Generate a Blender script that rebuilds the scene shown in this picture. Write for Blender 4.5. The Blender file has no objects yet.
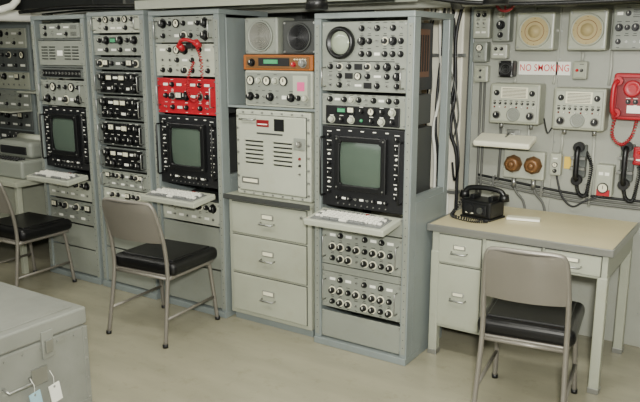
import bpy, bmesh, math, random
from mathutils import Vector, Matrix
random.seed(7)
MATS={}
def srgb(c):
    return tuple(((v/255)/12.92 if v/255<=0.04045 else ((v/255+0.055)/1.055)**2.4) for v in c)+(1,)
def mat(name,c,rough=.5,metal=0,var=.035,scale=5,emit=0,stretch=None,grime=0,spec=.5):
    if name in MATS: return MATS[name]
    m=bpy.data.materials.new(name); m.use_nodes=True
    nt=m.node_tree; p=nt.nodes['Principled BSDF']
    p.inputs['Roughness'].default_value=rough; p.inputs['Metallic'].default_value=metal
    p.inputs['Specular IOR Level'].default_value=spec
    col=srgb(c)
    tc=nt.nodes.new('ShaderNodeTexCoord'); mp=nt.nodes.new('ShaderNodeMapping')
    if stretch: mp.inputs['Scale'].default_value=stretch
    n=nt.nodes.new('ShaderNodeTexNoise'); n.inputs['Scale'].default_value=scale; n.inputs['Detail'].default_value=5
    r=nt.nodes.new('ShaderNodeValToRGB')
    r.color_ramp.elements[0].position=.3; r.color_ramp.elements[1].position=.7
    r.color_ramp.elements[0].color=tuple(max(0,v*(1-var*2)) for v in col[:3])+(1,)
    r.color_ramp.elements[1].color=tuple(min(1,v*(1+var)) for v in col[:3])+(1,)
    nt.links.new(tc.outputs['Object'],mp.inputs['Vector']); nt.links.new(mp.outputs['Vector'],n.inputs['Vector'])
    nt.links.new(n.outputs['Fac'],r.inputs['Fac'])
    out=r.outputs['Color']
    if grime:
        n2=nt.nodes.new('ShaderNodeTexNoise'); n2.inputs['Scale'].default_value=9; n2.inputs['Detail'].default_value=9; n2.inputs['Roughness'].default_value=.75
        r2=nt.nodes.new('ShaderNodeValToRGB'); r2.color_ramp.elements[0].position=.28; r2.color_ramp.elements[1].position=.46
        g=1-grime*.6; r2.color_ramp.elements[0].color=(g,g*.98,g*.93,1); r2.color_ramp.elements[1].color=(1,1,1,1)
        nt.links.new(tc.outputs['Object'],n2.inputs['Vector']); nt.links.new(n2.outputs['Fac'],r2.inputs['Fac'])
        mx=nt.nodes.new('ShaderNodeMixRGB'); mx.blend_type='MULTIPLY'; mx.inputs[0].default_value=1
        nt.links.new(out,mx.inputs[1]); nt.links.new(r2.outputs['Color'],mx.inputs[2]); out=mx.outputs[0]
    nt.links.new(out,p.inputs['Base Color'])
    if emit:
        p.inputs['Emission Color'].default_value=col; p.inputs['Emission Strength'].default_value=emit
    MATS[name]=m; return m
FRAME=mat('frame_gray',(118,126,124),.36,grime=.15)
FACE=mat('panel_gray',(126,130,120),.42,grime=.1)
FACE2=mat('panel_gray_dark',(84,88,84),.45,grime=.1)
FACE3=mat('panel_light',(162,165,149),.42,grime=.08)
CAB=mat('cabinet_gray',(152,155,138),.36,grime=.12)
BLK=mat('black_enamel',(10,11,12),.4)
BLK2=mat('black_panel',(17,18,20),.45)
CHAS=mat('chassis',(54,56,54),.5)
WHT=mat('white_mark',(232,232,220),.5)
DIAL=mat('dial_face',(220,217,190),.4)
RED=mat('red_panel',(158,14,30),.42,grime=.1)
REDT=mat('red_letter',(200,12,24),.5)
REDD=mat('red_dark',(115,14,22),.4)
GRN=mat('green_dial',(60,140,95),.3,emit=.3)
AMB=mat('amber',(220,150,50),.3)
STEEL=mat('steel',(160,161,156),.32,.8)
DARK=mat('dark_gap',(14,15,15),.7)
SCR=mat('crt_glass',(72,84,74),.13,var=.03)
KEY=mat('key_cap',(214,213,200),.5)
KEYD=mat('key_dark',(105,107,105),.5)
WOOD=mat('orange_wood',(150,86,34),.4,stretch=(1,8,8))
WOODD=mat('dark_wood',(84,56,38),.5,stretch=(8,1,1))
TAN=mat('tan_trim',(158,140,112),.5)
BRASS=mat('brass_brown',(116,82,48),.4,.3)
CONE=mat('speaker_cone',(164,148,104),.6)
GRILL=mat('grille_gray',(112,112,104),.5)
TOP=mat('linoleum_tan',(202,192,152),.36,var=.03,grime=.05)
VINYL=mat('black_vinyl',(8,8,9),.38,spec=.4)
CHAIRM=mat('chair_metal',(116,112,103),.36,.25)
CHEST=mat('chest_gray',(122,124,116),.42,var=.06,scale=7,grime=.3)
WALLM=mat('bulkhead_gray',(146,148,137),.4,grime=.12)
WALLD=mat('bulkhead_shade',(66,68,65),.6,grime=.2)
WALLW=mat('bulkhead_cream',(214,211,192),.5,grime=.1)
PIPE=mat('pipe_paint',(164,166,154),.45,grime=.15)
CABLE=mat('cable_gray',(90,91,86),.6)
TAGB=mat('tag_blue',(150,185,195),.7)
YEL=mat('tag_yellow',(214,180,60),.6)
PINK=mat('pink_label',(205,80,130),.6)
CREAM=mat('cream_shade',(228,226,202),.5)
LAB=[WHT]
class B:
    def __init__(s,name): s.name=name; s.bm=bmesh.new(); s.m=[]
    def mi(s,m):
        if m not in s.m: s.m.append(m)
        return s.m.index(m)
    def setm(s,verts,m,smooth=False):
        i=s.mi(m); fs=set()
        for v in verts:
            for f in v.link_faces: fs.add(f)
        for f in fs:
            f.material_index=i
            if smooth and len(f.verts)<=4: f.smooth=True
        return fs
    def box(s,x0,x1,y0,y1,z0,z1,m,bev=0,seg=2,M=None):
        T=Matrix.Translation(((x0+x1)/2,(y0+y1)/2,(z0+z1)/2))@Matrix.Diagonal((abs(x1-x0),abs(y1-y0),abs(z1-z0),1))
        if M: T=M@T
        r=bmesh.ops.create_cube(s.bm,size=1,matrix=T)['verts']
        s.setm(r,m)
        if bev:
            es=set(e for v in r for e in v.link_edges)
            bmesh.ops.bevel(s.bm,geom=list(es),offset=bev,segments=seg,affect='EDGES',profile=.5,material=-1)
    def cyl(s,p0,p1,r,m,r2=None,seg=14):
        p0=Vector(p0);p1=Vector(p1);d=p1-p0
        q=d.to_track_quat('Z','Y').to_matrix().to_4x4()
        T=Matrix.Translation((p0+p1)/2)@q
        v=bmesh.ops.create_cone(s.bm,cap_ends=True,segments=seg,radius1=r,radius2=r if r2 is None else r2,depth=d.length,matrix=T)['verts']
        s.setm(v,m,True)
    def lathe(s,c,prof,m,seg=24,axis='-Y'):
        c=Vector(c); rings=[]
        for (r,h) in prof:
            ring=[]
            for k in range(seg):
                a=2*math.pi*k/seg
                if axis=='-Y': p=c+Vector((r*math.cos(a),-h,r*math.sin(a)))
                else: p=c+Vector((r*math.cos(a),r*math.sin(a),h))
                ring.append(s.bm.verts.new(p))
            rings.append(ring)
        i=s.mi(m)
        for a,b in zip(rings,rings[1:]):
            for k in range(seg):
                f=s.bm.faces.new((a[k],a[(k+1)%seg],b[(k+1)%seg],b[k])); f.material_index=i; f.smooth=True
        for ring in (rings[0],rings[-1]):
            try:
                f=s.bm.faces.new(ring); f.material_index=i
            except: pass
    def tube(s,pts,r,m,seg=8,smooth=0):
        pts=[Vector(p) for p in pts]
        if smooth: pts=catmull(pts,smooth)
        n=len(pts); t0=(pts[1]-pts[0]).normalized()
        up=Vector((0,0,1)) if abs(t0.z)<.9 else Vector((1,0,0))
        u=t0.cross(up).normalized(); rings=[]; i=s.mi(m); pt=t0
        for k in range(n):
            t=(pts[min(k+1,n-1)]-pts[max(k-1,0)])
            t=t.normalized() if t.length>1e-7 else pt
            u=(u-t*u.dot(t)); u.normalize(); w=t.cross(u); pt=t
            rings.append([s.bm.verts.new(pts[k]+r*(math.cos(2*math.pi*j/seg)*u+math.sin(2*math.pi*j/seg)*w)) for j in range(seg)])
        for a,b in zip(rings,rings[1:]):
            for j in range(seg):
                f=s.bm.faces.new((a[j],a[(j+1)%seg],b[(j+1)%seg],b[j])); f.material_index=i; f.smooth=True
        for ring in (rings[0],rings[-1]):
            f=s.bm.faces.new(ring); f.material_index=i
    def coil(s,path,R,r,turns,m):
        pts=catmull([Vector(p) for p in path],10); n=turns*9
        out=[]; L=len(pts)-1
        for k in range(n+1):
            f=k/n*L; a=int(min(f,L-1)); p=pts[a].lerp(pts[a+1],f-a); t=(pts[a+1]-pts[a]).normalized()
            u=t.cross(Vector((0,1,0)))
            if u.length<.1: u=t.cross(Vector((1,0,0)))
            u.normalize(); w=t.cross(u); g=2*math.pi*k/9
            out.append(p+R*(math.cos(g)*u+math.sin(g)*w))
        s.tube(out,r,m,seg=5)
    def grid(s,fn,nu,nv,m,smooth=True):
        g=[[s.bm.verts.new(fn(i/nu,j/nv)) for j in range(nv+1)] for i in range(nu+1)]; mi=s.mi(m)
        for i in range(nu):
            for j in range(nv):
                f=s.bm.faces.new((g[i][j],g[i+1][j],g[i+1][j+1],g[i][j+1])); f.material_index=mi; f.smooth=smooth
    def text(s,t,x,y,z,size,m,sx=1,spacing=1):
        cu=bpy.data.curves.new('t','FONT'); cu.body=t; cu.size=1; cu.extrude=0; cu.align_x='CENTER'; cu.align_y='CENTER'; cu.offset=.004; cu.space_character=spacing
        o=bpy.data.objects.new('t',cu); bpy.context.collection.objects.link(o)
        bpy.context.view_layer.update()
        me=bpy.data.meshes.new_from_object(o.evaluated_get(bpy.context.evaluated_depsgraph_get()))
        me.transform(Matrix.Translation((x,y,z))@Matrix.Rotation(math.pi/2,4,'X')@Matrix.Diagonal((size*sx,size,size,1)))
        i=s.mi(m)
        vs=[s.bm.verts.new(v.co) for v in me.vertices]
        for pl in me.polygons:
            try:
                f=s.bm.faces.new([vs[k] for k in pl.vertices]); f.material_index=i
            except ValueError: pass
        bpy.data.objects.remove(o); bpy.data.curves.remove(cu); bpy.data.meshes.remove(me)
    def done(s,M=None):
        bmesh.ops.recalc_face_normals(s.bm,faces=s.bm.faces[:])
        me=bpy.data.meshes.new(s.name); s.bm.to_mesh(me); s.bm.free()
        for m in s.m: me.materials.append(m)
        o=bpy.data.objects.new(s.name,me); bpy.context.collection.objects.link(o)
        if M: o.matrix_world=M
        return o
def catmull(p,n):
    out=[]
    for i in range(len(p)-1):
        a=p[max(i-1,0)];b=p[i];c=p[i+1];d=p[min(i+2,len(p)-1)]
        for k in range(n):
            t=k/n
            out.append(.5*((2*b)+(c-a)*t+(2*a-5*b+4*c-d)*t*t+(3*b-a-3*c+d)*t**3))
    out.append(p[-1]); return out

# ---------- control parts (fronts face -Y) ----------
def knob(b,x,y,z,r,m=BLK,skirt=None):
    b.cyl((x,y,z),(x,y-.004,z),r*1.3,skirt or m)
    b.cyl((x,y-.004,z),(x,y-.004-r*1.1,z),r,m,r2=r*.85)
    b.box(x-r*.1,x+r*.1,y-.0052-r*1.1,y-.004-r*1.1,z,z+r*.8,WHT)
def meter(b,x,y,z,s,rnd=False,face=DIAL):
    if rnd:
        b.lathe((x,y,z),[(s,0),(s,.012),(s*.86,.014),(s*.84,.006)],BLK,20)
        b.cyl((x,y,z),(x,y-.007,z),s*.84,face,seg=20)
    else:
        b.box(x-s,x+s,y-.012,y,z-s*.9,z+s*.9,BLK,.003)
        b.box(x-s*.82,x+s*.82,y-.0135,y-.011,z-s*.35,z+s*.75,face)
    b.box(x-s*.03,x+s*.03,y-.0150,y-.006,z-s*.2,z+s*.5,BLK)
def toggle(b,x,y,z):
    b.cyl((x,y,z),(x,y-.004,z),.007,STEEL,seg=8); b.cyl((x,y-.004,z),(x,y-.02,z+.006),.0025,STEEL,seg=6)
def lamp(b,x,y,z,m,r=.007):
    b.lathe((x,y,z),[(r*1.3,0),(r*1.2,.004),(r*.9,.009),(r*.4,.013)],m,10)
def item(b,ch,x,y,z,h,w):
    r=min(h,w)
    if ch=='K': knob(b,x,y,z,min(.022,r*.34),skirt=DIAL if LAB[0]==BLK else GRILL)
    elif ch=='B': knob(b,x,y,z,min(.024,r*.4))
    elif ch=='k': knob(b,x,y,z,min(.013,r*.28))
    elif ch=='g': knob(b,x,y,z,min(.018,r*.35),FACE3)
    elif ch=='m': meter(b,x,y,z,min(.032,r*.45))
    elif ch=='M': meter(b,x,y,z,min(.034,r*.45),True)
    elif ch=='t': toggle(b,x,y,z)
    elif ch=='l': lamp(b,x,y,z,GRN)
    elif ch=='r': lamp(b,x,y,z,REDT)
    elif ch=='a': lamp(b,x,y,z,AMB)
    elif ch=='w': b.box(x-w*.35,x+w*.35,y-.0015,y,z-h*.12,z+h*.12,WHT)
    elif ch=='q': b.box(x-w*.42,x+w*.42,y-.002,y,z-h*.35,z+h*.35,BLK)
    elif ch=='d':
        b.box(x-w*.46,x+w*.46,y-.006,y,z-h*.34,z+h*.34,BLK,.002); b.box(x-w*.38,x+w*.38,y-.0075,y-.005,z-h*.2,z+h*.2,DIAL)
    elif ch=='D':
        b.box(x-w*.46,x+w*.46,y-.006,y,z-h*.34,z+h*.34,BLK,.002); b.box(x-w*.38,x+w*.38,y-.0075,y-.005,z-h*.2,z+h*.2,GRN)
    elif ch=='j': b.cyl((x,y,z),(x,y-.005,z),.009,STEEL,seg=10); b.cyl((x,y-.004,z),(x,y-.0055,z),.005,BLK,seg=8)
    elif ch=='v':
        for k in range(5): b.box(x-w*.4,x+w*.4,y-.003,y,z-h*.3+k*h*.14,z-h*.3+k*h*.14+h*.05,BLK)
    if ch in 'KBkgt' and h>.035:
        zz=z+min(h*.44,.034)
        b.box(x-.012,x+.010,y-.001,y,zz,zz+.003,LAB[0])
        if random.random()<.5: b.box(x-.008,x+.008,y-.001,y,zz-2*(zz-z)-.003,zz-2*(zz-z),LAB[0])
def rows(b,x0,x1,z0,z1,y,rs,mx=.03,lab=None):
    n=len(rs)
    if not n: return
    LAB[0]=lab or LAB[0]
    H=(z1-z0)/n
    for i,row in enumerate(rs):
        z=z1-H*(i+.5); W=(x1-x0-2*mx)/len(row)
        for j,ch in enumerate(row): item(b,ch,x0+mx+W*(j+.5),y,z,H*.92,W)
YP=3.292
def unit(name,x0,x1,z0,z1,rs,face=FACE,handles=False,depth=.36,y=YP,chas=CHAS,sub=None):
    b=B(name); g=.002
    b.box(x0,x1,y,y+.012,z0+g,z1-g,face,.002)
    b.box(x0+.025,x1-.025,y+.012,y+depth,z0+.006,z1-.006,chas,.003)
    for sx in (x0+.01,x1-.01):
        for sz in (z0+.018,z1-.018): b.cyl((sx,y,sz),(sx,y-.003,sz),.005,STEEL,seg=8)
    if handles:
        zz=(z0+z1)/2; hh=min((z1-z0)*.32,.06)
        for sx in (x0+.024,x1-.024):
            b.tube([(sx,y,zz-hh),(sx,y-.03,zz-hh),(sx,y-.034,zz-hh+.006),(sx,y-.034,zz+hh-.006),(sx,y-.03,zz+hh),(sx,y,zz+hh)],.004,STEEL,6)
    if sub: b.box(x0+.04,x1-.04,y-.004,y,z0+.012,z1-.012,sub,.002)
    LAB[0]=WHT if (sub or face in (RED,BLK2)) else BLK
    rows(b,x0,x1,z0+.006,z1-.006,y-(.004 if sub else 0),rs,.045 if handles else .028)
    return b
def rack(x0,x1,H,blanks=(),sidepanel=.9,depth=.48,shelves=()):
    b=B('equipment_rack'); pw=.042; y0=3.28; y1=y0+depth
    for a in (x0,x1-pw):
        b.box(a,a+pw,y0,y0+.07,0.04,H-.03,FRAME,.003)
        b.box(a+.008,a+pw-.008,y0-.004,y0,.06,H-.06,FACE,.001)
        z=.1
        while z<H-.07:
            b.cyl((a+pw/2,y0-.004,z),(a+pw/2,y0-.0055,z),.003,CHAS,seg=6); z+=.045
        b.box(a,a+pw,y1-.05,y1,0.04,H-.03,FRAME,.003)
        for z in (.9,): b.box(a+.004,a+.012 if a==x0 else a+pw-.004,y0+.07,y1-.05,z,z+.03,FRAME)
    b.box(x0,x1,y0,y1,H-.03,H,FRAME,.004)
    b.box(x0+.0,x1,y0-.01,y1,0,.04,FRAME,.004)
    if sidepanel:
        b.box(x0,x0+.006,y0+.07,y1-.05,.04,sidepanel,FRAME); b.box(x1-.006,x1,y0+.07,y1-.05,.04,sidepanel,FRAME)
    for z0,z1 in blanks:
        b.box(x0+pw,x1-pw,y0+.012,y0+.022,z0,z1,FACE,.002)
        for sx in (x0+pw+.01,x1-pw-.01):
            for sz in (z0+.012,z1-.012): b.cyl((sx,y0+.012,sz),(sx,y0+.008,sz),.005,STEEL,seg=8)
    for z in shelves: b.box(x0+pw,x1-pw,y0+.02,y1-.06,z-.012,z,FACE2)
    b.done()

def monitor(xc,z0,z1,w=.50):
    b=B('crt_monitor'); y=YP; x0=xc-w/2; x1=xc+w/2; H=z1-z0
    sw=.128; zc=z0+H*.56; sh=.118
    yb=y-.03
    b.box(x0,x1,y,y+.012,z0,z1,BLK2,.003)
    b.box(x0+.03,x1-.03,y+.012,y+.4,z0+.01,z1-.01,CHAS,.005)
    ow=sw+.03; oh=sh+.03
    for (a,c,d,e) in ((xc-ow,xc-sw,zc-oh,zc+oh),(xc+sw,xc+ow,zc-oh,zc+oh),(xc-sw,xc+sw,zc+sh,zc+oh),(xc-sw,xc+sw,zc-oh,zc-sh)):
        b.box(a,c,yb,y,d,e,BLK,.004)
    def f(u,v):
        a=2*u-1; c=2*v-1
        k=1-.05*c*c; l=1-.05*a*a
        return Vector((xc+a*(sw+.006)*k,y-.006-.02*(1-.5*a*a-.5*c*c),zc+c*(sh+.006)*l))
    b.grid(f,12,12,SCR)
    for sx in (-1,1):
        for sz in (-1,1):
            b.cyl((xc+sx*(sw+.002),y,zc+sz*(sh+.002)),(xc+sx*(sw+.002),yb-.001,zc+sz*(sh+.002)),.012,BLK,seg=12)
            b.cyl((xc+sx*(sw+.015),yb,zc+sz*(sh+.015)),(xc+sx*(sw+.015),yb-.004,zc+sz*(sh+.015)),.005,STEEL,seg=8)
    for sx in (x0+.045,x1-.045):
        for k in range(7):
            zz=z1-.05-k*.052
            if k%3==2: lamp(b,sx,y,zz,WHT,.006)
            else: knob(b,sx,y,zz,.011)
            b.box(sx-.014,sx+.014,y-.001,y,zz+.02,zz+.024,WHT)
        hx=sx+(-.032 if sx<xc else .032)
        b.tube([(hx,y,z0+.06),(hx,y-.035,z0+.06),(hx,y-.04,z0+.07),(hx,y-.04,z1-.07),(hx,y-.035,z1-.06),(hx,y,z1-.06)],.006,BLK,6)
    for k in range(9):
        xx=xc-.15+k*.0375
        if k in(1,4,7): b.box(xx-.012,xx+.012,y-.002,y,z0+.045,z0+.056,WHT)
        elif k%2: toggle(b,xx,y,z0+.05)
        else: knob(b,xx,y,z0+.05,.012)
        if k%2==0: b.box(xx-.01,xx+.01,y-.001,y,z1-.022,z1-.017,WHT)
        b.cyl((xx,y,z0+.018),(xx,y-.003,z0+.018),.004,STEEL,seg=6)
    b.done()
def keyboard(xc,zt=.80,w=.50,yf=3.06,yb=3.272):
    b=B('keyboard'); x0=xc-w/2;x1=xc+w/2
    ang=math.radians(7)
    M=Matrix.Translation((0,yb,zt))@Matrix.Rotation(ang,4,'X')
    D=yb-yf; s=D/.212
    b.box(x0,x1,-D,0,-.035,0,FACE3,.006,M=M)
    b.box(x0+.03,x1-.03,-D+.02,-.045,0,.003,KEYD,M=M)
    for r in range(5):
        n=15 if r<4 else 5
        ux0=x0+.04; ux1=x1-.04
        for k in range(n):
            if r==4:
                a=x0+.10+k*.052; wd=.048
            else:
                a=ux0+(ux1-ux0)/n*k+.002*(r%2); wd=(ux1-ux0)/n-.006
            yy=-.052-r*.026*s
            b.box(a,a+wd,yy-.020*s,yy,.003,.014,KEYD if (k in (0,n-1) or (r==4 and k!=2)) and r%2==0 else KEY,.002,1,M=M)
    for k in range(10): b.box(x0+.05+k*.03,x0+.07+k*.03,-.034,-.018,0,.006,KEYD if k!=8 else REDD,M=M)
    for sx in (x0+.05,x1-.06): b.box(sx,sx+.012,-D*.7,-.03,-.05,-.034,FRAME,M=M)
    b.done()

# ================= ROOM =================
b=B('floor'); b.box(-7,2,-1,4.42,-.05,0,mat('deck_tile',(140,137,117),.26,var=.06,scale=1.5,stretch=(1.6,5,1),grime=.3)); b.done()
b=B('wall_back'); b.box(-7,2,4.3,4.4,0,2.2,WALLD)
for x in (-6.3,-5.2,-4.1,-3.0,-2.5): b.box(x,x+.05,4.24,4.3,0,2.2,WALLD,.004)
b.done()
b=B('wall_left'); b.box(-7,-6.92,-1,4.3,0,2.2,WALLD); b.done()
b=B('ceiling'); b.box(-7,2,-1,4.4,2.2,2.28,WALLW)
b.done()
b=B('wall_panel')
b.box(-1.69,1.2,4.25,4.3,.0,2.2,WALLM,.003)
for x in (-1.68,-1.16,-.62):
    for k in range(12): b.cyl((x+.015,4.25,.2+k*.16),(x+.015,4.246,.2+k*.16),.006,STEEL,seg=8)
b.box(-1.69,-1.665,4.235,4.25,0,2.2,FRAME,.003)
b.box(-1.165,-1.15,4.24,4.25,0,2.2,WALLM,.002)
b.done()
b=B('wall_column'); b.box(-2.35,-1.72,4.2,4.3,0,2.2,WALLW,.01); b.box(-1.985,-1.955,4.185,4.2,0,2.2,TAN,.004); b.done()

# racks
rack(-4.68,-4.09,1.93,blanks=((.05,.24),(.25,.42)),shelves=(1.58,1.77))
rack(-4.06,-3.51,1.94,blanks=((.05,.30),(.31,.5),(.51,.645)))
rack(-3.47,-2.88,1.93,blanks=((.05,.30),(.31,.585)))
rack(-2.20,-1.60,1.885,blanks=((.05,.21),(.452,.492),(.715,.82)))
# Rack 5
X0,X1=-2.155,-1.645
b=unit('oscilloscope',X0,X1,1.475,1.84,[],FACE,chas=BLK2)
y=YP
b.lathe((-2.035,y,1.73),[(.085,0),(.085,.02),(.076,.03),(.066,.03),(.06,.012)],BLK,32)
b.lathe((-2.035,y,1.73),[(.062,.002),(.062,.012),(.04,.017),(.01,.019)],mat('scope_face',(148,156,136),.15),32)
rows(b,-1.94,X1-.005,1.64,1.835,y,['ktktkt','BktKBk','kkwkkk'],.008,BLK)
rows(b,X0,X1,1.485,1.63,y,['kKkqKkBk','tkqMkwkB','jktwqktk'],.025)
b.box(X0+.07,X1-.07,y-.002,y,1.632,1.636,BLK)
for sx in (X0+.018,X1-.018): b.tube([(sx,y,1.5),(sx,y-.035,1.5),(sx,y-.035,1.6),(sx,y,1.6)],.005,STEEL,6)
b.box(X1-.024,X1-.02,3.37,3.60,1.55,1.8,WOODD)
for k in range(7): b.box(X1-.021,X1-.017,3.39+k*.03,3.402+k*.03,1.58,1.77,DARK)
b.done()
b=unit('radio_receiver',X0,X1,1.29,1.462,[],FACE)
b.box(X0+.03,X1-.03,y-.012,y,1.30,1.40,BLK,.003)
rows(b,X0+.02,X1-.02,1.405,1.46,y,['kwkgktkwkk'],.01,BLK)
rows(b,X0+.03,X1-.03,1.30,1.40,y-.012,['qDmkMkg','gkglkgk'],.01,WHT)
b.done()
monitor(-1.90,.84,1.285,.508)
keyboard(-1.89,.825,.49,3.07)
for z0,z1 in ((.495,.71),(.235,.45)):
    b=unit('transmitter_control_panel',X0,X1,z0,z1,['wkwtkwkw','KKkKkKKk','kKKtKKkK'],FACE,handles=True,depth=.3); b.done()
# Rack 3
X0,X1=-3.425,-2.925
unit('radio_receiver',X0,X1,1.735,1.895,['BkMkwkB','ktwKktB'],FACE,handles=True).done()
unit('signal_patch_panel',X0,X1,1.53,1.73,['wkMBtkw','jjkwkjj','kktKktk'],FACE3).done()
b=unit('red_control_panel',X0,X1,1.295,1.52,['wkwrwkw','kKmBwKk','tkwkrkt'],RED,handles=True); b.done()
monitor(-3.175,.84,1.285)
keyboard(-3.17,.812,.46,3.07)
unit('teletype_converter',X0,X1,.595,.75,['kKkgkKkB','wtwjwtwj'],FACE3,depth=.3).done()
b=B('red_telephone_handset')
b.tube([(-3.155,3.23,1.718),(-3.13,3.215,1.745),(-3.08,3.215,1.752),(-3.02,3.23,1.735)],.011,RED,8,6)
for sx,sz in ((-3.155,1.71),(-3.02,1.728)): b.cyl((sx,3.225,sz+.012),(sx,3.258,sz-.014),.021,RED,seg=14)
b.box(-3.11,-3.06,3.235,3.289,1.70,1.738,BLK,.004)
b.coil([(-3.02,3.235,1.715),(-2.99,3.24,1.62),(-3.0,3.24,1.48),(-3.06,3.24,1.385),(-3.11,3.24,1.44),(-3.12,3.26,1.53),(-3.09,3.28,1.62)],.008,.0028,40,RED)
b.done()
# Rack 2
X0,X1=-4.015,-3.555
sp=[(1.80,1.92,['kMkkMk','tkwwkt'],FACE3,1,None),(1.655,1.79,['kBDBkB','wkwkwk'],FACE,0,None),(1.56,1.645,['KmkwkmK'],FACE2,0,None),
(1.395,1.55,['BdwdkB','kwBkwB'],FACE2,1,BLK),(1.225,1.385,['BwddkB','kBkwkk'],FACE2,1,BLK),(1.045,1.215,['BmwdkB','kkBkBk'],FACE2,1,BLK),(.88,1.035,['BdwdwB','kBkwkB'],FACE2,1,BLK),(.745,.87,['mkKkwkKm','twtwtwtw'],FACE,1,None),(.66,.74,['wKkwmkKw'],FACE3,0,None)]
for z0,z1,rs,fc,h,sub in sp: unit('radio_receiver',X0,X1,z0,z1,rs,fc,handles=bool(h),sub=sub).done()
# Rack 1
X0,X1=-4.635,-4.135
unit('radio_receiver',X0+.04,X1-.02,1.772,1.875,['kwkwv','ktwkv'],FACE,depth=.3).done()
unit('amplifier_box',X0+.01,X1-.01,1.582,1.755,['vvwvv'],FACE,depth=.3).done()
unit('patch_strip',X0,X1,1.49,1.565,['jjjjjjjjjjjj'],FACE2,sub=BLK).done()
unit('radio_receiver',X0,X1,1.295,1.48,['kMkkMk','BkwKwB'],FACE,handles=True).done()
monitor(-4.385,.84,1.285)
keyboard(-4.38,.815,.47,3.09)
unit('teletype_converter',X0,X1,.61,.765,['kKkgkKkB','wtwjwtwj'],FACE3,depth=.3).done()
unit('power_supply',X0,X1,.43,.60,['mkKwKkm','twtwtwt'],FACE,depth=.3).done()

# Column 4: cabinet and stack
b=B('drawer_cabinet'); x0,x1=-2.855,-2.235
b.box(x0,x1,3.30,3.76,.05,.80,CAB,.006); b.box(x0+.01,x1-.01,3.33,3.75,0,.05,FRAME)
b.box(x0-.01,x1+.01,3.265,3.77,.80,.825,CAB,.006)
b.box(x0-.012,x1+.012,3.26,3.268,.797,.827,CHAS,.002)
for z0,z1 in ((.585,.78),(.335,.57),(.08,.32)):
    b.box(x0+.028,x1-.028,3.297,3.3005,z0-.003,z1+.003,CHAS)
    b.box(x0+.031,x1-.031,3.286,3.30,z0,z1,CAB,.006)
    zc=(z0+z1)/2; xc=(x0+x1)/2
    b.box(xc-.045,xc+.045,3.282,3.289,zc+.012,zc+.045,STEEL,.002); b.box(xc-.037,xc+.037,3.280,3.283,zc+.018,zc+.04,DIAL)
    b.tube([(xc-.05,3.288,zc-.01),(xc-.045,3.26,zc-.014),(xc+.045,3.26,zc-.014),(xc+.05,3.288,zc-.01)],.006,STEEL,6)
b.cyl((x1-.06,3.288,.74),(x1-.06,3.28,.74),.009,STEEL)
b.done()
b=B('louvered_transmitter_cabinet'); x0,x1=-2.80,-2.25; z0,z1=.827,1.345; y=3.32
b.box(x0,x1,y,y+.38,z0,z1,FACE3,.01)
b.box(x0+.027,x1-.027,y-.003,y+.001,z0+.027,z1-.027,CHAS)
b.box(x0+.03,x1-.03,y-.012,y,z0+.03,z1-.03,FACE3,.006)
for cx in (x0+.15,x1-.19):
    for k in range(6):
        zz=1.035+k*.026
        b.box(cx-.07,cx+.07,y-.022,y-.01,zz,zz+.012,FACE3,.004); b.box(cx-.066,cx+.066,y-.0135,y-.0115,zz-.009,zz,DARK)
for sx in (x0+.015,x1-.015):
    for k in range(7): b.cyl((sx,y,z0+.04+k*.073),(sx,y-.006,z0+.04+k*.073),.007,STEEL,seg=8)
for k in range(7):
    for sz in (z0+.015,z1-.015): b.cyl((x0+.06+k*.072,y,sz),(x0+.06+k*.072,y-.006,sz),.006,STEEL,seg=8)
b.box(x0+.17,x0+.26,y-.015,y-.01,1.25,1.29,REDD); b.box(x0+.18,x0+.25,y-.016,y-.012,1.262,1.268,WHT)
b.box(x0+.3,x0+.37,y-.015,y-.01,1.23,1.30,BLK); b.box(x0+.17,x0+.36,y-.014,y-.01,1.205,1.215,CHAS)
b.box(x1-.11,x1-.03,y-.02,y-.01,1.13,1.2,FACE,.004); knob(b,x1-.07,y-.02,1.165,.016,GRILL)
lamp(b,x1-.07,y-.012,1.08,REDD); lamp(b,x1-.07,y-.012,1.04,BLK); toggle(b,x1-.07,y-.012,.99)
b.box(x0+.05,x0+.18,y-.014,y-.01,.90,.94,STEEL); b.box(x0+.06,x0+.17,y-.015,y-.011,.91,.93,DIAL)
b.tube([(x0+.06,y-.01,z1-.055),(x0+.06,y-.04,z1-.055),(x0+.16,y-.04,z1-.055),(x0+.16,y-.01,z1-.055)],.006,STEEL,6)
b.done()
b=B('equipment_shelf'); b.box(-2.872,-2.212,3.33,3.74,1.352,1.366,FRAME,.002)
b.box(-2.872,-2.862,3.33,3.74,1.366,1.88,FRAME); b.box(-2.222,-2.212,3.33,3.74,1.366,1.88,FRAME); b.box(-2.86,-2.224,3.73,3.74,1.366,1.88,CHAS); b.done()
b=B('metered_power_supply'); x0,x1=-2.73,-2.245; y=3.33
b.box(x0,x1,y,y+.3,1.368,1.575,FACE3,.008)
b.box(x0+.015,x1-.015,y-.005,y,1.38,1.563,FACE,.003)
rows(b,x0,x0+.34,1.47,1.565,y-.005,['MgMgM'],.02,BLK); rows(b,x0,x1,1.38,1.47,y-.005,['BktBtwBkg'],.02)
b.box(x1-.13,x1-.03,y-.008,y-.005,1.44,1.55,FACE3); b.box(x1-.1,x1-.05,y-.01,y-.007,1.465,1.515,PINK)
b.done()
b=B('wooden_case_receiver'); b.box(x0-.01,x1,y,y+.28,1.578,1.665,WOOD,.006)
b.box(x0+.015,x1-.02,y-.006,y,1.588,1.655,BRASS,.002); b.box(x0+.11,x0+.33,y-.009,y-.005,1.602,1.647,DARK); b.box(x0+.15,x0+.25,y-.011,y-.008,1.615,1.638,GRN)
for k in range(5): lamp(b,x0+.37+k*.018,y-.006,1.64,DIAL,.004)
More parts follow.
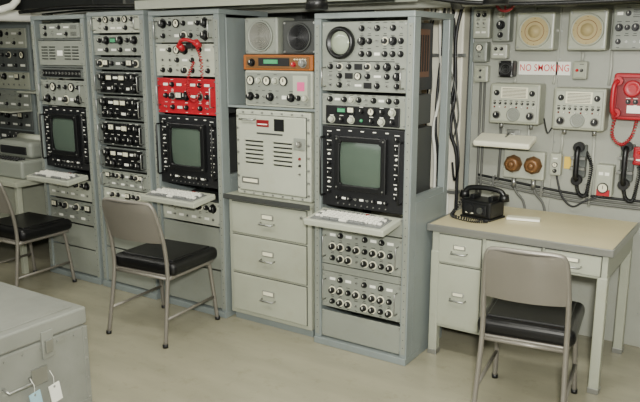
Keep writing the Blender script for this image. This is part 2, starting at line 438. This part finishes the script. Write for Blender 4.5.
knob(b,x0+.06,y-.006,1.62,.018); knob(b,x1-.06,y-.006,1.62,.02,STEEL); knob(b,x0+.36,y-.006,1.612,.012,RED); b.done()
def speaker(name,x0,x1,z0,z1,y0,y1,body,cone,rings=5,solid=False):
    b=B(name); xc=(x0+x1)/2; zc=(z0+z1)/2; R=min(x1-x0,z1-z0)*.40
    b.box(x0,x1,y0,y1,z0,z1,body,.012,3)
    b.lathe((xc,y0,zc),[(R*1.08,0),(R*1.06,.01),(R*.97,.012),(R*.93,.002)],body,32)
    if solid:
        b.lathe((xc,y0-.002,zc),[(R*.95,.004),(R*.8,-.0),(R*.78,.004),(R*.45,.001),(R*.42,.006),(R*.2,.016),(R*.04,.02)],cone,32)
        b.lathe((xc,y0-.002,zc),[(R*.68,.001),(R*.64,.008),(R*.6,.001)],BRASS,32)
        for k in range(12):
            a=k*math.pi/6; b.cyl((xc+R*.86*math.cos(a),y0-.003,zc+R*.86*math.sin(a)),(xc+R*.86*math.cos(a),y0-.006,zc+R*.86*math.sin(a)),.0035,DARK,seg=6)
    else:
        b.cyl((xc,y0+.001,zc),(xc,y0-.003,zc),R*.93,DARK,seg=32)
        for k in range(rings):
            r=R*.9*(k+.6)/rings
            b.lathe((xc,y0-.003,zc),[(r-R*.055,0),(r-R*.04,.006+.002*(rings-k)),(r+R*.04,.006+.002*(rings-k)),(r+R*.055,0)],cone,28)
        b.cyl((xc,y0-.003,zc),(xc,y0-.016,zc),R*.12,body)
    for a in (-1,1):
        for c in (-1,1): b.cyl((xc+a*(x1-x0)*.42,y0,zc+c*(z1-z0)*.42),(xc+a*(x1-x0)*.42,y0-.005,zc+c*(z1-z0)*.42),.006,STEEL,seg=8)
    return b
b=speaker('loudspeaker',-2.735,-2.495,1.667,1.875,3.34,3.52,FACE,GRILL,rings=8); b.done()
b=speaker('loudspeaker',-2.475,-2.235,1.667,1.855,3.36,3.52,CHAS,BLK2,rings=8); b.done()

# ================= DESK =================
b=B('steel_desk'); x0,x1,y0,y1=-1.59,-.63,3.49,4.16
b.box(x0,x1,y0,y1,.735,.76,TOP,.006)
b.box(x0-.004,x1+.004,y0-.006,y0+.004,.724,.762,STEEL,.003); b.box(x1-.004,x1+.006,y0-.004,y1,.724,.762,STEEL,.003); b.box(x0-.006,x0+.004,y0-.004,y1,.724,.762,STEEL,.003)
b.box(x0+.02,x1-.02,y0+.02,y1-.01,.60,.735,CAB,.003)
for lx in (x0+.015,x1-.065):
    for ly in (y0+.015,y1-.07):
        b.box(lx,lx+.05,ly,ly+.05,.0,.61,CAB,.006); b.box(lx-.002,lx+.052,ly-.002,ly+.052,0,.03,STEEL,.002)
px1=x0+.32
b.box(x0+.025,px1,y0+.025,y1-.02,.17,.61,CAB,.005)
def drawer(b,a,c,z0,z1,y):
    b.box(a-.003,c+.003,y-.003,y+.001,z0-.003,z1+.003,CHAS)
    b.box(a,c,y-.014,y,z0,z1,CAB,.004); xc=(a+c)/2; zc=(z0+z1)/2
    b.box(xc-.035,xc+.035,y-.019,y-.014,zc+.005,zc+.03,STEEL,.002); b.box(xc-.028,xc+.028,y-.0205,y-.018,zc+.01,zc+.026,DIAL)
    b.tube([(xc-.045,y-.014,zc-.012),(xc-.04,y-.036,zc-.016),(xc+.04,y-.036,zc-.016),(xc+.045,y-.014,zc-.012)],.005,STEEL,6)
drawer(b,x0+.065,px1-.015,.555,.71,y0+.02); drawer(b,x0+.065,px1-.015,.19,.54,y0+.025)
drawer(b,px1+.01,px1+.30,.615,.715,y0+.02); drawer(b,px1+.32,x1-.05,.615,.715,y0+.02)
b.cyl((px1+.28,y0+.006,.69),(px1+.28,y0-.0,.69),.007,STEEL)
b.done()
b=B('desk_telephone')
b.box(-.10,.10,-.075,.085,0,.012,BLK,.004); b.box(-.095,.095,-.07,.08,.01,.105,BLK,.012,3)
b.box(-.07,.07,-.076,-.069,.025,.085,BLK2,.004); b.cyl((.035,-.075,.055),(.035,-.088,.055),.018,CHAS); b.cyl((-.035,-.075,.055),(-.035,-.083,.055),.024,BLK2,seg=18)
b.box(-.06,-.01,-.078,-.075,.03,.036,DIAL)
for sx in (-.06,.06): b.box(sx-.014,sx+.014,-.02,.05,.10,.128,BLK,.004)
b.tube([(-.115,-.01,.128),(-.09,.0,.158),(0,.015,.168),(.09,.03,.158),(.115,.035,.128)],.0155,BLK,8,5)
for sx,sy in ((-.115,-.01),(.115,.035)): b.cyl((sx,sy,.142),(sx,sy,.105),.024,BLK,r2=.031,seg=16)
b.coil([(-.115,-.02,.1),(-.15,-.06,.02),(-.11,-.13,.012),(0,-.155,.012),(.07,-.14,.012),(.1,-.1,.012)],.009,.003,30,BLK)
b.done(Matrix.Translation((-1.40,3.80,.761))@Matrix.Rotation(math.radians(-12),4,'Z'))
b=B('notebook'); b.box(-.09,.09,-.03,.03,0,.012,WHT,.002); b.box(-.09,.09,-.03,.03,.012,.014,CREAM); b.done(Matrix.Translation((-1.18,3.86,.762))@Matrix.Rotation(.2,4,'Z'))

# ================= WALL ITEMS =================
YW=4.25
speaker('wall_mounted_loudspeaker',-1.375,-1.155,1.69,1.90,4.13,YW,CAB,CONE,solid=True).done()
speaker('wall_mounted_loudspeaker',-1.08,-.875,1.69,1.91,4.13,YW,CAB,CONE,solid=True).done()
def wbox(name,x0,x1,z0,z1,rs,d=.09,m=FACE3,y=YW,mx=.015):
    b=B(name); b.box(x0,x1,y-d,y,z0,z1,m,.008)
    b.box(x0+.01,x1-.01,y-d-.004,y-d,z0+.01,z1-.01,m,.002)
    rows(b,x0,x1,z0+.01,z1-.01,y-d-.004,rs,mx,BLK); return b
wbox('switch_box',-1.655,-1.55,1.76,1.93,['kk','tt','ww'],.07).done()
wbox('switch_box',-1.53,-1.425,1.74,1.93,['g','B','k'],.08,FACE).done()
wbox('switch_box',-1.65,-1.56,1.62,1.74,['M','t'],.07,FACE).done()
wbox('junction_box',-1.54,-1.44,1.64,1.725,['kk','ww'],.06).done()
wbox('junction_box',-1.645,-1.555,1.50,1.60,['j','j'],.05,CAB).done()
wbox('alarm_panel',-.855,-.62,1.69,1.93,['wkvkw','BkBwk','kttwB'],.09,FACE).done()
wbox('junction_box',-1.06,-.98,1.53,1.63,['rk'],.05,CAB).done()
b=B('no_smoking_sign'); b.box(-1.38,-1.08,4.24,YW,1.549,1.626,WHT,.002); b.text('NO SMOKING',-1.23,4.2385,1.588,.056,REDT,sx=.78,spacing=1.06); b.done()
b=speaker('small_black_speaker',-1.48,-1.39,1.535,1.63,4.17,YW,BLK,CHAS,rings=3); b.done()
for xa,xb,za,zb in ((-1.51,-1.21,1.265,1.50),(-1.135,-.85,1.25,1.485)):
    b=B('intercom_station'); y=4.13
    b.box(xa,xb,y,YW,za,zb,CAB,.012,3); b.box(xa+.015,xb-.015,y-.006,y,za+.015,zb-.015,FACE3,.004)
    zt=zb-.085
    b.box(xa+.07,xb-.07,y-.009,y-.006,zt,zb-.02,DIAL,.002)
    for k in range(7): b.box(xa+.08,xb-.08,y-.011,y-.009,zt+.006+k*.008,zt+.009+k*.008,CHAS)
    for k in range(8):
        xx=xa+.035+k*(xb-xa-.07)/7
        knob(b,xx,y-.006,zb-.115,.006); lamp(b,xx,y-.006,zb-.137,WHT if k%2 else REDD,.004)
        b.box(xx-.008,xx+.008,y-.007,y-.006,zb-.102,zb-.098,BLK)
    knob(b,xa+.045,y-.006,zb-.055,.013); knob(b,xb-.045,y-.006,zb-.055,.013)
    b.lathe(((xa+xb)/2,y-.006,za+.055),[(.04,0),(.04,.006),(.034,.008),(.03,.004)],FACE,20)
    for r in (.008,.017,.026): b.lathe(((xa+xb)/2,y-.006,za+.055),[(r-.003,0),(r,.006),(r+.003,0)],GRILL,16)
    knob(b,xa+.05,y-.006,za+.05,.019,skirt=GRILL); knob(b,xb-.05,y-.006,za+.05,.019,skirt=GRILL)
    b.cyl((xa+.06,y+.06,za),(xa+.06,y+.06,za-.03),.012,STEEL); b.cyl((xb-.06,y+.06,za),(xb-.06,y+.06,za-.03),.012,STEEL)
    b.done()
b=B('red_alarm_telephone'); y=4.14
b.box(-.82,-.62,y,YW,1.32,1.57,RED,.012,3); b.box(-.80,-.64,y-.01,y,1.34,1.55,REDD,.004)
b.lathe((-.72,y-.01,1.49),[(.045,0),(.045,.012),(.036,.018),(.02,.008)],RED,20)
b.tube([(-.79,y-.04,1.53),(-.805,y-.06,1.5),(-.805,y-.06,1.38),(-.79,y-.04,1.35)],.013,RED,8,5)
for z in (1.53,1.36): b.cyl((-.79,y-.045,z),(-.79,y-.012,z),.024,RED)
b.box(-.74,-.66,y-.014,y-.01,1.36,1.40,WHT); rows(b,-.76,-.64,1.40,1.44,y-.01,['kkk'],.005,WHT)
b.coil([(-.79,y-.04,1.34),(-.80,y-.03,1.24),(-.75,y-.03,1.19),(-.70,y-.02,1.24),(-.69,y+.03,1.325)],.008,.003,26,RED); b.done()
b=B('fluorescent_desk_lamp'); M=Matrix.Translation((-1.37,4.09,1.155))@Matrix.Rotation(math.radians(14),4,'X')
b.box(-.19,.15,-.075,.075,-.006,.03,CREAM,.012,3,M=M); b.box(-.17,.13,-.05,.05,-.012,-.006,WHT,M=M)
b.tube([(-1.39,4.1,1.18),(-1.39,4.17,1.2),(-1.39,4.25,1.18)],.01,STEEL,8,4); b.box(-1.43,-1.35,4.235,4.25,1.14,1.22,STEEL,.003); b.done()
b=B('bulkhead_socket_box'); b.box(-1.43,-1.18,4.2,YW,.93,1.10,FACE3,.01)
for cx in (-1.365,-1.245):
    b.lathe((cx,4.2,1.02),[(.055,0),(.055,.015),(.045,.03),(.045,.045),(.03,.05)],BRASS,8); b.lathe((cx,4.15,1.02),[(.02,0),(.018,.012),(.006,.014)],BRASS,12)
    b.cyl((cx,4.225,.93),(cx,4.225,.87),.014,STEEL)
    b.tube([(cx,4.225,.88),(cx+.02,4.225,.84),(cx+.06,4.235,.79),(cx+.08,4.235,.72)],.007,CABLE,6,5)
b.done()
b=wbox('volume_control_box',-1.15,-1.085,.97,1.10,['w','M','k'],.05); b.box(-1.078,-1.04,4.243,4.25,1.01,1.08,YEL); b.done()
def handset(name,x,z0,z1,m=BLK,back=FACE2):
    b=B(name); b.box(x-.035,x+.035,4.21,YW,z0+.04,z1-.02,back,.006)
    yy=4.17
    b.tube([(x,yy+.005,z1-.03),(x,yy-.02,z1-.055),(x,yy-.025,(z0+z1)/2),(x,yy-.02,z0+.055),(x,yy+.005,z0+.03)],.015,m,8,5)
    for z in (z1-.03,z0+.03): b.cyl((x,yy-.008,z),(x,yy+.03,z),.03,m,seg=18)
    b.box(x-.04,x+.04,4.165,4.21,z0+.09,z0+.105,STEEL); b.box(x-.04,x+.04,4.165,4.21,z1-.1,z1-.085,STEEL)
    b.coil([(x,yy+.01,z0+.01),(x+.015,yy+.02,z0-.05),(x+.05,yy+.03,z0-.06),(x+.06,yy+.05,z0+.02),(x+.065,yy+.05,z0+.12),(x+.03,yy+.06,z1-.06)],.009,.003,44,m)
    b.done()
handset('wall_telephone_handset',-.985,.93,1.18)
handset('wall_telephone_handset',-.73,.93,1.2)
b=wbox('sound_powered_phone_box',-.885,-.79,.88,1.06,['ww','M'],.07,FACE3); b.box(-.87,-.80,4.17,4.178,.885,.92,RED); b.done()
b=wbox('fuse_box',-.70,-.64,1.07,1.17,['r','w'],.05,RED); b.done()
b=B('conduit_run')
for x,z0,z1 in ((-1.61,.5,1.5),(-1.585,.5,1.5),(-1.3,1.10,1.26),(-1.47,.9,1.25),(-1.10,1.10,1.22),(-.92,1.2,1.24),(-1.02,1.63,1.68),(-1.05,1.93,2.1),(-1.3,1.92,2.1),(-1.40,1.5,1.53),(-.865,1.5,1.7),(-.92,.8,1.22),(-1.17,1.5,1.55)):
    b.tube([(x,4.238,z0),(x+.006,4.236,(z0+z1)/2),(x,4.238,z1)],.008,CABLE if x<-1.4 else PIPE,6)
for z in (.85,.872,.894): b.tube([(-1.6,4.238,z+.03),(-1.4,4.238,z+.01),(-1.1,4.238,z-.02),(-.9,4.238,z-.03),(-.55,4.238,z-.03)],.008,BLK if z>.88 else CABLE,6,4)
b.tube([(-1.66,4.235,1.95),(-1.2,4.235,1.94),(-.5,4.235,1.95)],.012,PIPE,6)
b.tube([(-1.12,4.235,.99),(-1.07,4.2,.86),(-1.0,4.19,.80),(-.93,4.2,.84),(-.84,4.22,.88)],.006,BLK,6,6)
b.tube([(-1.2,4.2,1.3),(-1.165,4.17,1.22),(-1.14,4.2,1.28)],.005,BLK,6,5)
for x in (-1.5,-1.2,-.95): b.box(x,x+.012,4.22,4.25,.83,.93,STEEL)
b.done()
b=B('cable_bundle')
for k in range(8):
    x=-1.92+k*.028; j=lambda:random.uniform(-.035,.035)
    b.tube([(x,4.165,1.94),(x+j(),4.14,1.75),(x+j(),4.15,1.45),(x+j(),4.13,1.2),(x+j(),4.15,.95),(x,4.165,.0)],random.choice([.006,.009,.011]),[CABLE,BLK,WHT,BLK2][k%4],6,5)
b.tube([(-1.78,4.13,1.5),(-1.70,4.08,1.25),(-1.66,4.06,1.02),(-1.70,4.1,.9),(-1.74,4.15,1.0)],.007,BLK,6,6)
b.tube([(-1.82,4.13,1.7),(-1.72,4.08,1.5),(-1.69,4.1,1.3),(-1.74,4.15,1.15)],.006,CABLE,6,6)
for z in (.8,1.65): b.box(-1.93,-1.70,4.145,4.2,z,z+.02,STEEL)
b.done()

# ================= CHAIRS =================
def chair(x,y,rot,sc=1,sz=0):
    b=B('metal_office_chair'); s=.205*sc; T=.0125
    st=s*.94
    back=[(-s*1.08,-.27,.0),(-s*1.02,-.22,.30),(-s,-.205,.45),(-s*.99,-.225,.62),(-st,-.265,.77),(-st*.93,-.282,.83),(-st*.75,-.29,.848),(0,-.305,.852)]
    full=back+[(-p[0],p[1],p[2]) for p in reversed(back[:-1])]
    b.tube(full,T,CHAIRM,8,5)
    for sx in (-1,1):
        b.tube([(sx*s*1.08,.235,0),(sx*s*1.03,.205,.25),(sx*s,.19,.365),(sx*s,.165,.39),(sx*s,.1,.393),(sx*s,-.205,.393)],T,CHAIRM,8,5)
        b.tube([(sx*s*1.05,.215,.16),(sx*s*1.06,-.245,.16)],T*.75,CHAIRM,8)
        for yy in (.235,-.27): b.cyl((sx*s*1.08,yy,0),(sx*s*1.08,yy,.02),T*1.3,BLK)
    b.tube([(-s,.17,.385),(s,.17,.385)],T*.8,CHAIRM,8); b.tube([(-s,-.20,.393),(s,-.20,.393)],T*.8,CHAIRM,8)
    w=s+.035
    b.box(-s-.01,s+.01,-.185,.225,.386,.408,CHAIRM,.006)
    b.box(-w,w,-.19,.25,.402,.485,VINYL,.034,5)
    b.box(-w+.04,w-.04,-.15,.21,.477,.493,VINYL,.0078,4)
    for yo in (0,-.008):
        def f(u,v):
            a=2*u-1; z=.61+v*.235; yb=-.218-(z-.61)*.31-.035*(1-a*a)
            hw=s*.99+(st-s*.99)*min(1,v*1.2)-(.03*max(0,v-.85)/.15*sc)
            return Vector((a*(hw-.002),yb+yo,z))
        b.grid(f,12,8,CHAIRM)
    b.done(Matrix.Translation((x,y,0))@Matrix.Rotation(rot,4,'Z'))
chair(-.915,3.21,math.radians(8),.9)
chair(-3.12,2.98,math.radians(5))
chair(-4.52,2.97,math.radians(3))

# ================= CHEST =================
b=B('metal_storage_chest'); x0,x1,y0,y1,H=-3.59,-2.69,1.3,2.05,.505
b.box(x0,x1,y0,y1,.02,.415,CHEST,.01); b.box(x0-.006,x1+.006,y0-.006,y1+.006,.42,H,CHEST,.012,3)
b.box(x0+.04,x1-.04,y0+.04,y1-.04,H,H+.004,CHEST,.003)
for sx in (x0,x1):
    for sy in (y0,y1): b.box(sx-.022 if sx==x1 else sx-.004,sx+.004 if sx==x1 else sx+.022,sy-.022 if sy==y1 else sy-.004,sy+.004 if sy==y1 else sy+.022,0,.41,CHEST,.003)
b.box(x1-.01,x1+.008,y0,y1,0,.04,CHEST,.003)
for yy in (1.83,1.5):
    b.box(x1+.004,x1+.014,yy-.03,yy+.03,.33,.46,CHEST,.003); b.box(x1+.012,x1+.026,yy-.018,yy+.018,.36,.42,STEEL,.004)
b.tube([(x1+.006,1.60,.27),(x1+.03,1.61,.25),(x1+.03,1.72,.25),(x1+.006,1.73,.27)],.007,STEEL,6)
for k in range(8):
    b.cyl((x1,y0+.05+k*.09,.385),(x1+.006,y0+.05+k*.09,.385),.006,CHEST,seg=8)
for k in range(4): b.cyl((x1+.002,y1-.011,.05+k*.1),(x1+.008,y1-.011,.05+k*.1),.005,STEEL,seg=8)
b.box(x1,x1+.008,1.74,1.82,.22,.30,STEEL,.003)
b.done()
for yy,m,z in ((1.84,WHT,.12),(1.74,TAGB,.12)):
    b=B('hanging_tag'); b.box(-.002,.002,-.028,.028,0,.09,m); b.cyl((-.003,0,.078),(.003,0,.078),.006,STEEL,seg=10)
    b.tube([(0,0,.078),(-.004,.01,.12),(-.006,.0,.16)],.0015,WHT,5); b.done(Matrix.Translation((-2.655,yy,z))@Matrix.Rotation(.15,4,'X'))

# ================= LEFT BACKGROUND =================
b=B('side_table'); b.box(-5.6,-4.76,3.1,3.75,.68,.72,CAB,.005)
for lx in (-5.58,-4.82):
    for ly in (3.12,3.69): b.box(lx,lx+.04,ly,ly+.04,0,.68,CAB,.004)
b.box(-5.56,-5.1,3.13,3.7,.2,.68,CAB,.004); b.done()
b=B('teletype_machine'); b.box(-5.35,-4.82,3.2,3.65,.72,.86,FACE,.02,3); b.box(-5.3,-4.87,3.32,3.62,.86,.99,FACE,.03,3)
b.box(-5.25,-4.92,3.31,3.33,.89,.95,BLK2,.004); b.cyl((-5.25,3.5,.99),(-4.92,3.5,.99),.035,FACE3,seg=16)
for r in range(3):
    for k in range(12): b.cyl((-5.28+k*.035,3.215+r*.03,.86),(-5.28+k*.035,3.215+r*.03,.872),.011,BLK,seg=10)
b.done()
# tall consoles with panelled fronts fill the darker end of the room
for xa,xb in ((-6.75,-6.18),(-6.16,-5.59),(-5.57,-5.0)):
    b=B('radio_console'); yf=3.88
    b.box(xa,xb,yf+.01,4.2,0,1.93,FRAME,.008)
    zz=[.08,.42,.74,.98,1.16,1.34,1.50,1.70,1.88]
    for k in range(8):
        fc=[FACE2,FACE,CAB,FACE2,FACE3,BLK2,FACE,CHAS][(k+int(-xa*10))%8]
        b.box(xa+.03,xb-.03,yf-.004,yf+.01,zz[k]+.006,zz[k+1]-.006,fc,.003)
        LAB[0]=WHT if fc in (BLK2,CHAS) else BLK
        if k>1: rows(b,xa+.03,xb-.03,zz[k]+.01,zz[k+1]-.01,yf-.004,[random.choice(['kBwmk','wkKkM','ktjtkw','dBkwk']),random.choice(['ktwtk','jjjjjj','wkwkw'])],.02)
    b.box(xa+.02,xb-.02,yf-.22,yf,1.155,1.17,FACE3,.003) if xa<-6 else b.box(xa+.02,xb-.02,yf-.18,yf,1.33,1.345,FACE3,.003)
    b.done()
b=B('metal_locker'); b.box(-6.8,-6.1,2.6,3.3,0,1.35,FACE2,.01)
for z in (.1,.5,.92): b.box(-6.1,-6.088,2.65,3.25,z,z+.36,FACE,.006); b.tube([(-6.088,2.9,z+.25),(-6.06,2.9,z+.25),(-6.06,3.0,z+.25),(-6.088,3.0,z+.25)],.006,STEEL,6)
b.done()

# ================= OVERHEAD =================
b=B('overhead_pipe')
for z,yy,r,m in ((1.965,4.0,.022,PIPE),(1.955,3.86,.028,PIPE)):
    b.tube([(-4.9,yy,z),(-4,yy,z),(1.2,yy,z)],r,m,12)
for x in (-1.62,-1.0,-.6):
    b.tube([(x,3.98,2.19),(x,3.98,1.99)],.018,PIPE,8); b.cyl((x-.03,3.86,1.955),(x+.03,3.86,1.955),.04,CABLE,seg=14)
for x in (-4.3,-3.2,-2.1,-.8): b.box(x,x+.03,3.82,4.04,1.99,2.2,STEEL)
b.done()
b=B('overhead_valve'); b.cyl((-1.3,3.82,1.955),(-1.3,3.72,1.95),.012,STEEL)
pts=[(-1.3+.05*math.cos(a*math.pi/8),3.72,1.94+.05*math.sin(a*math.pi/8)) for a in range(17)]
b.tube(pts,.008,REDD,6); b.tube([pts[0],pts[8]],.005,REDD,6); b.tube([pts[4],pts[12]],.005,REDD,6); b.done()
b=B('overhead_pipe'); b.tube([(-5.6,1.5,2.0),(-5.4,2.8,1.96),(-5.1,3.75,1.95)],.045,WHT,12,6); b.tube([(-5.9,2.0,1.97),(-5.8,3.8,1.97)],.03,PIPE,10); b.tube([(-5.0,2.0,2.0),(-4.75,3.1,1.97),(-4.7,3.2,2.2)],.025,WHT,10,6); b.done()
b=B('cable_tray'); b.box(-3.6,-1.72,3.30,3.55,1.957,1.965,FACE3); b.box(-3.6,-1.72,3.295,3.305,1.945,2.0,FACE3,.002); b.box(-3.6,-1.72,3.545,3.555,1.945,2.0,FACE3,.002)
for k in range(5): b.tube([(-3.6,3.34+k*.04,1.978),(-2.4,3.345+k*.04,1.982),(-1.72,3.34+k*.04,1.978)],.012,BLK if k%2 else CABLE,6)
for x in (-2.9,-1.9): b.box(x,x+.02,3.29,3.56,2.0,2.2,STEEL)
b.done()
b=B('overhead_cable_bundle')
for k in range(7):
    b.tube([(-4.9,3.35+.05*k,1.965+.012*(k%2)),(-4.3,3.36+.05*k,1.985),(-3.62,3.35+.05*k,1.97+.01*(k%2))],.014,[BLK,CABLE,WHT,BLK2][k%4],6,6)
b.done()
b=B('overhead_cable_bundle')
for k in range(4):
    b.tube([(-1.7,3.4+.07*k,1.97),(-1.4,3.45+.06*k,1.925),(-1.0,3.5+.05*k,1.91+.012*k),(-.3,3.5+.05*k,1.92)],.011,[BLK,CABLE,BLK2,PIPE][k%4],6,6)
b.done()
for x,yy in ((-2.13,3.2),(-1.2,3.3)):
    b=B('spot_lamp'); b.cyl((x,yy,2.2),(x,yy,1.99),.01,BLK); b.lathe((x,yy,1.90),[(.06,0),(.055,.05),(.03,.08),(.012,.09)],BLK,20,axis='Z'); b.done()

def area(name,loc,tgt,sx,sy,e,c=(1,1,1)):
    l=bpy.data.lights.new(name,'AREA'); l.shape='RECTANGLE'; l.size=sx; l.size_y=sy; l.energy=e; l.color=c
    o=bpy.data.objects.new(name,l); bpy.context.collection.objects.link(o); o.location=loc
    o.rotation_euler=(Vector(tgt)-Vector(loc)).to_track_quat('-Z','Y').to_euler()
for x,yy,e in ((-4.6,2.4,20),(-2.7,2.2,24),(-.9,2.5,32)):
    b=B('light_fixture'); b.box(x-.6,x+.6,yy-.12,yy+.12,2.13,2.2,WHT,.01); b.done()
    area('fluorescent_light',(x,yy,2.12),(x,yy+.15,0),1.1,.22,e,(1,.985,.90))
area('flash_light',(.12,-.1,1.95),(-1.8,3.4,1.0),.2,.16,200,(1,.99,.93))
area('room_fill_light',(-3.2,-.6,2.0),(-3.2,3.3,1.0),3,.8,26,(.98,1,.97))
w=bpy.data.worlds.new('World'); bpy.context.scene.world=w; w.use_nodes=True
w.node_tree.nodes['Background'].inputs[0].default_value=(.88,.88,.82,1); w.node_tree.nodes['Background'].inputs[1].default_value=.15

cam=bpy.data.cameras.new('camera'); co=bpy.data.objects.new('camera',cam); bpy.context.collection.objects.link(co)
co.location=(0,0,1.7); co.rotation_euler=(math.radians(77.9),0,math.radians(33.4)); cam.sensor_width=36; cam.lens=36*711/640
cam.clip_start=.05
bpy.context.scene.camera=co
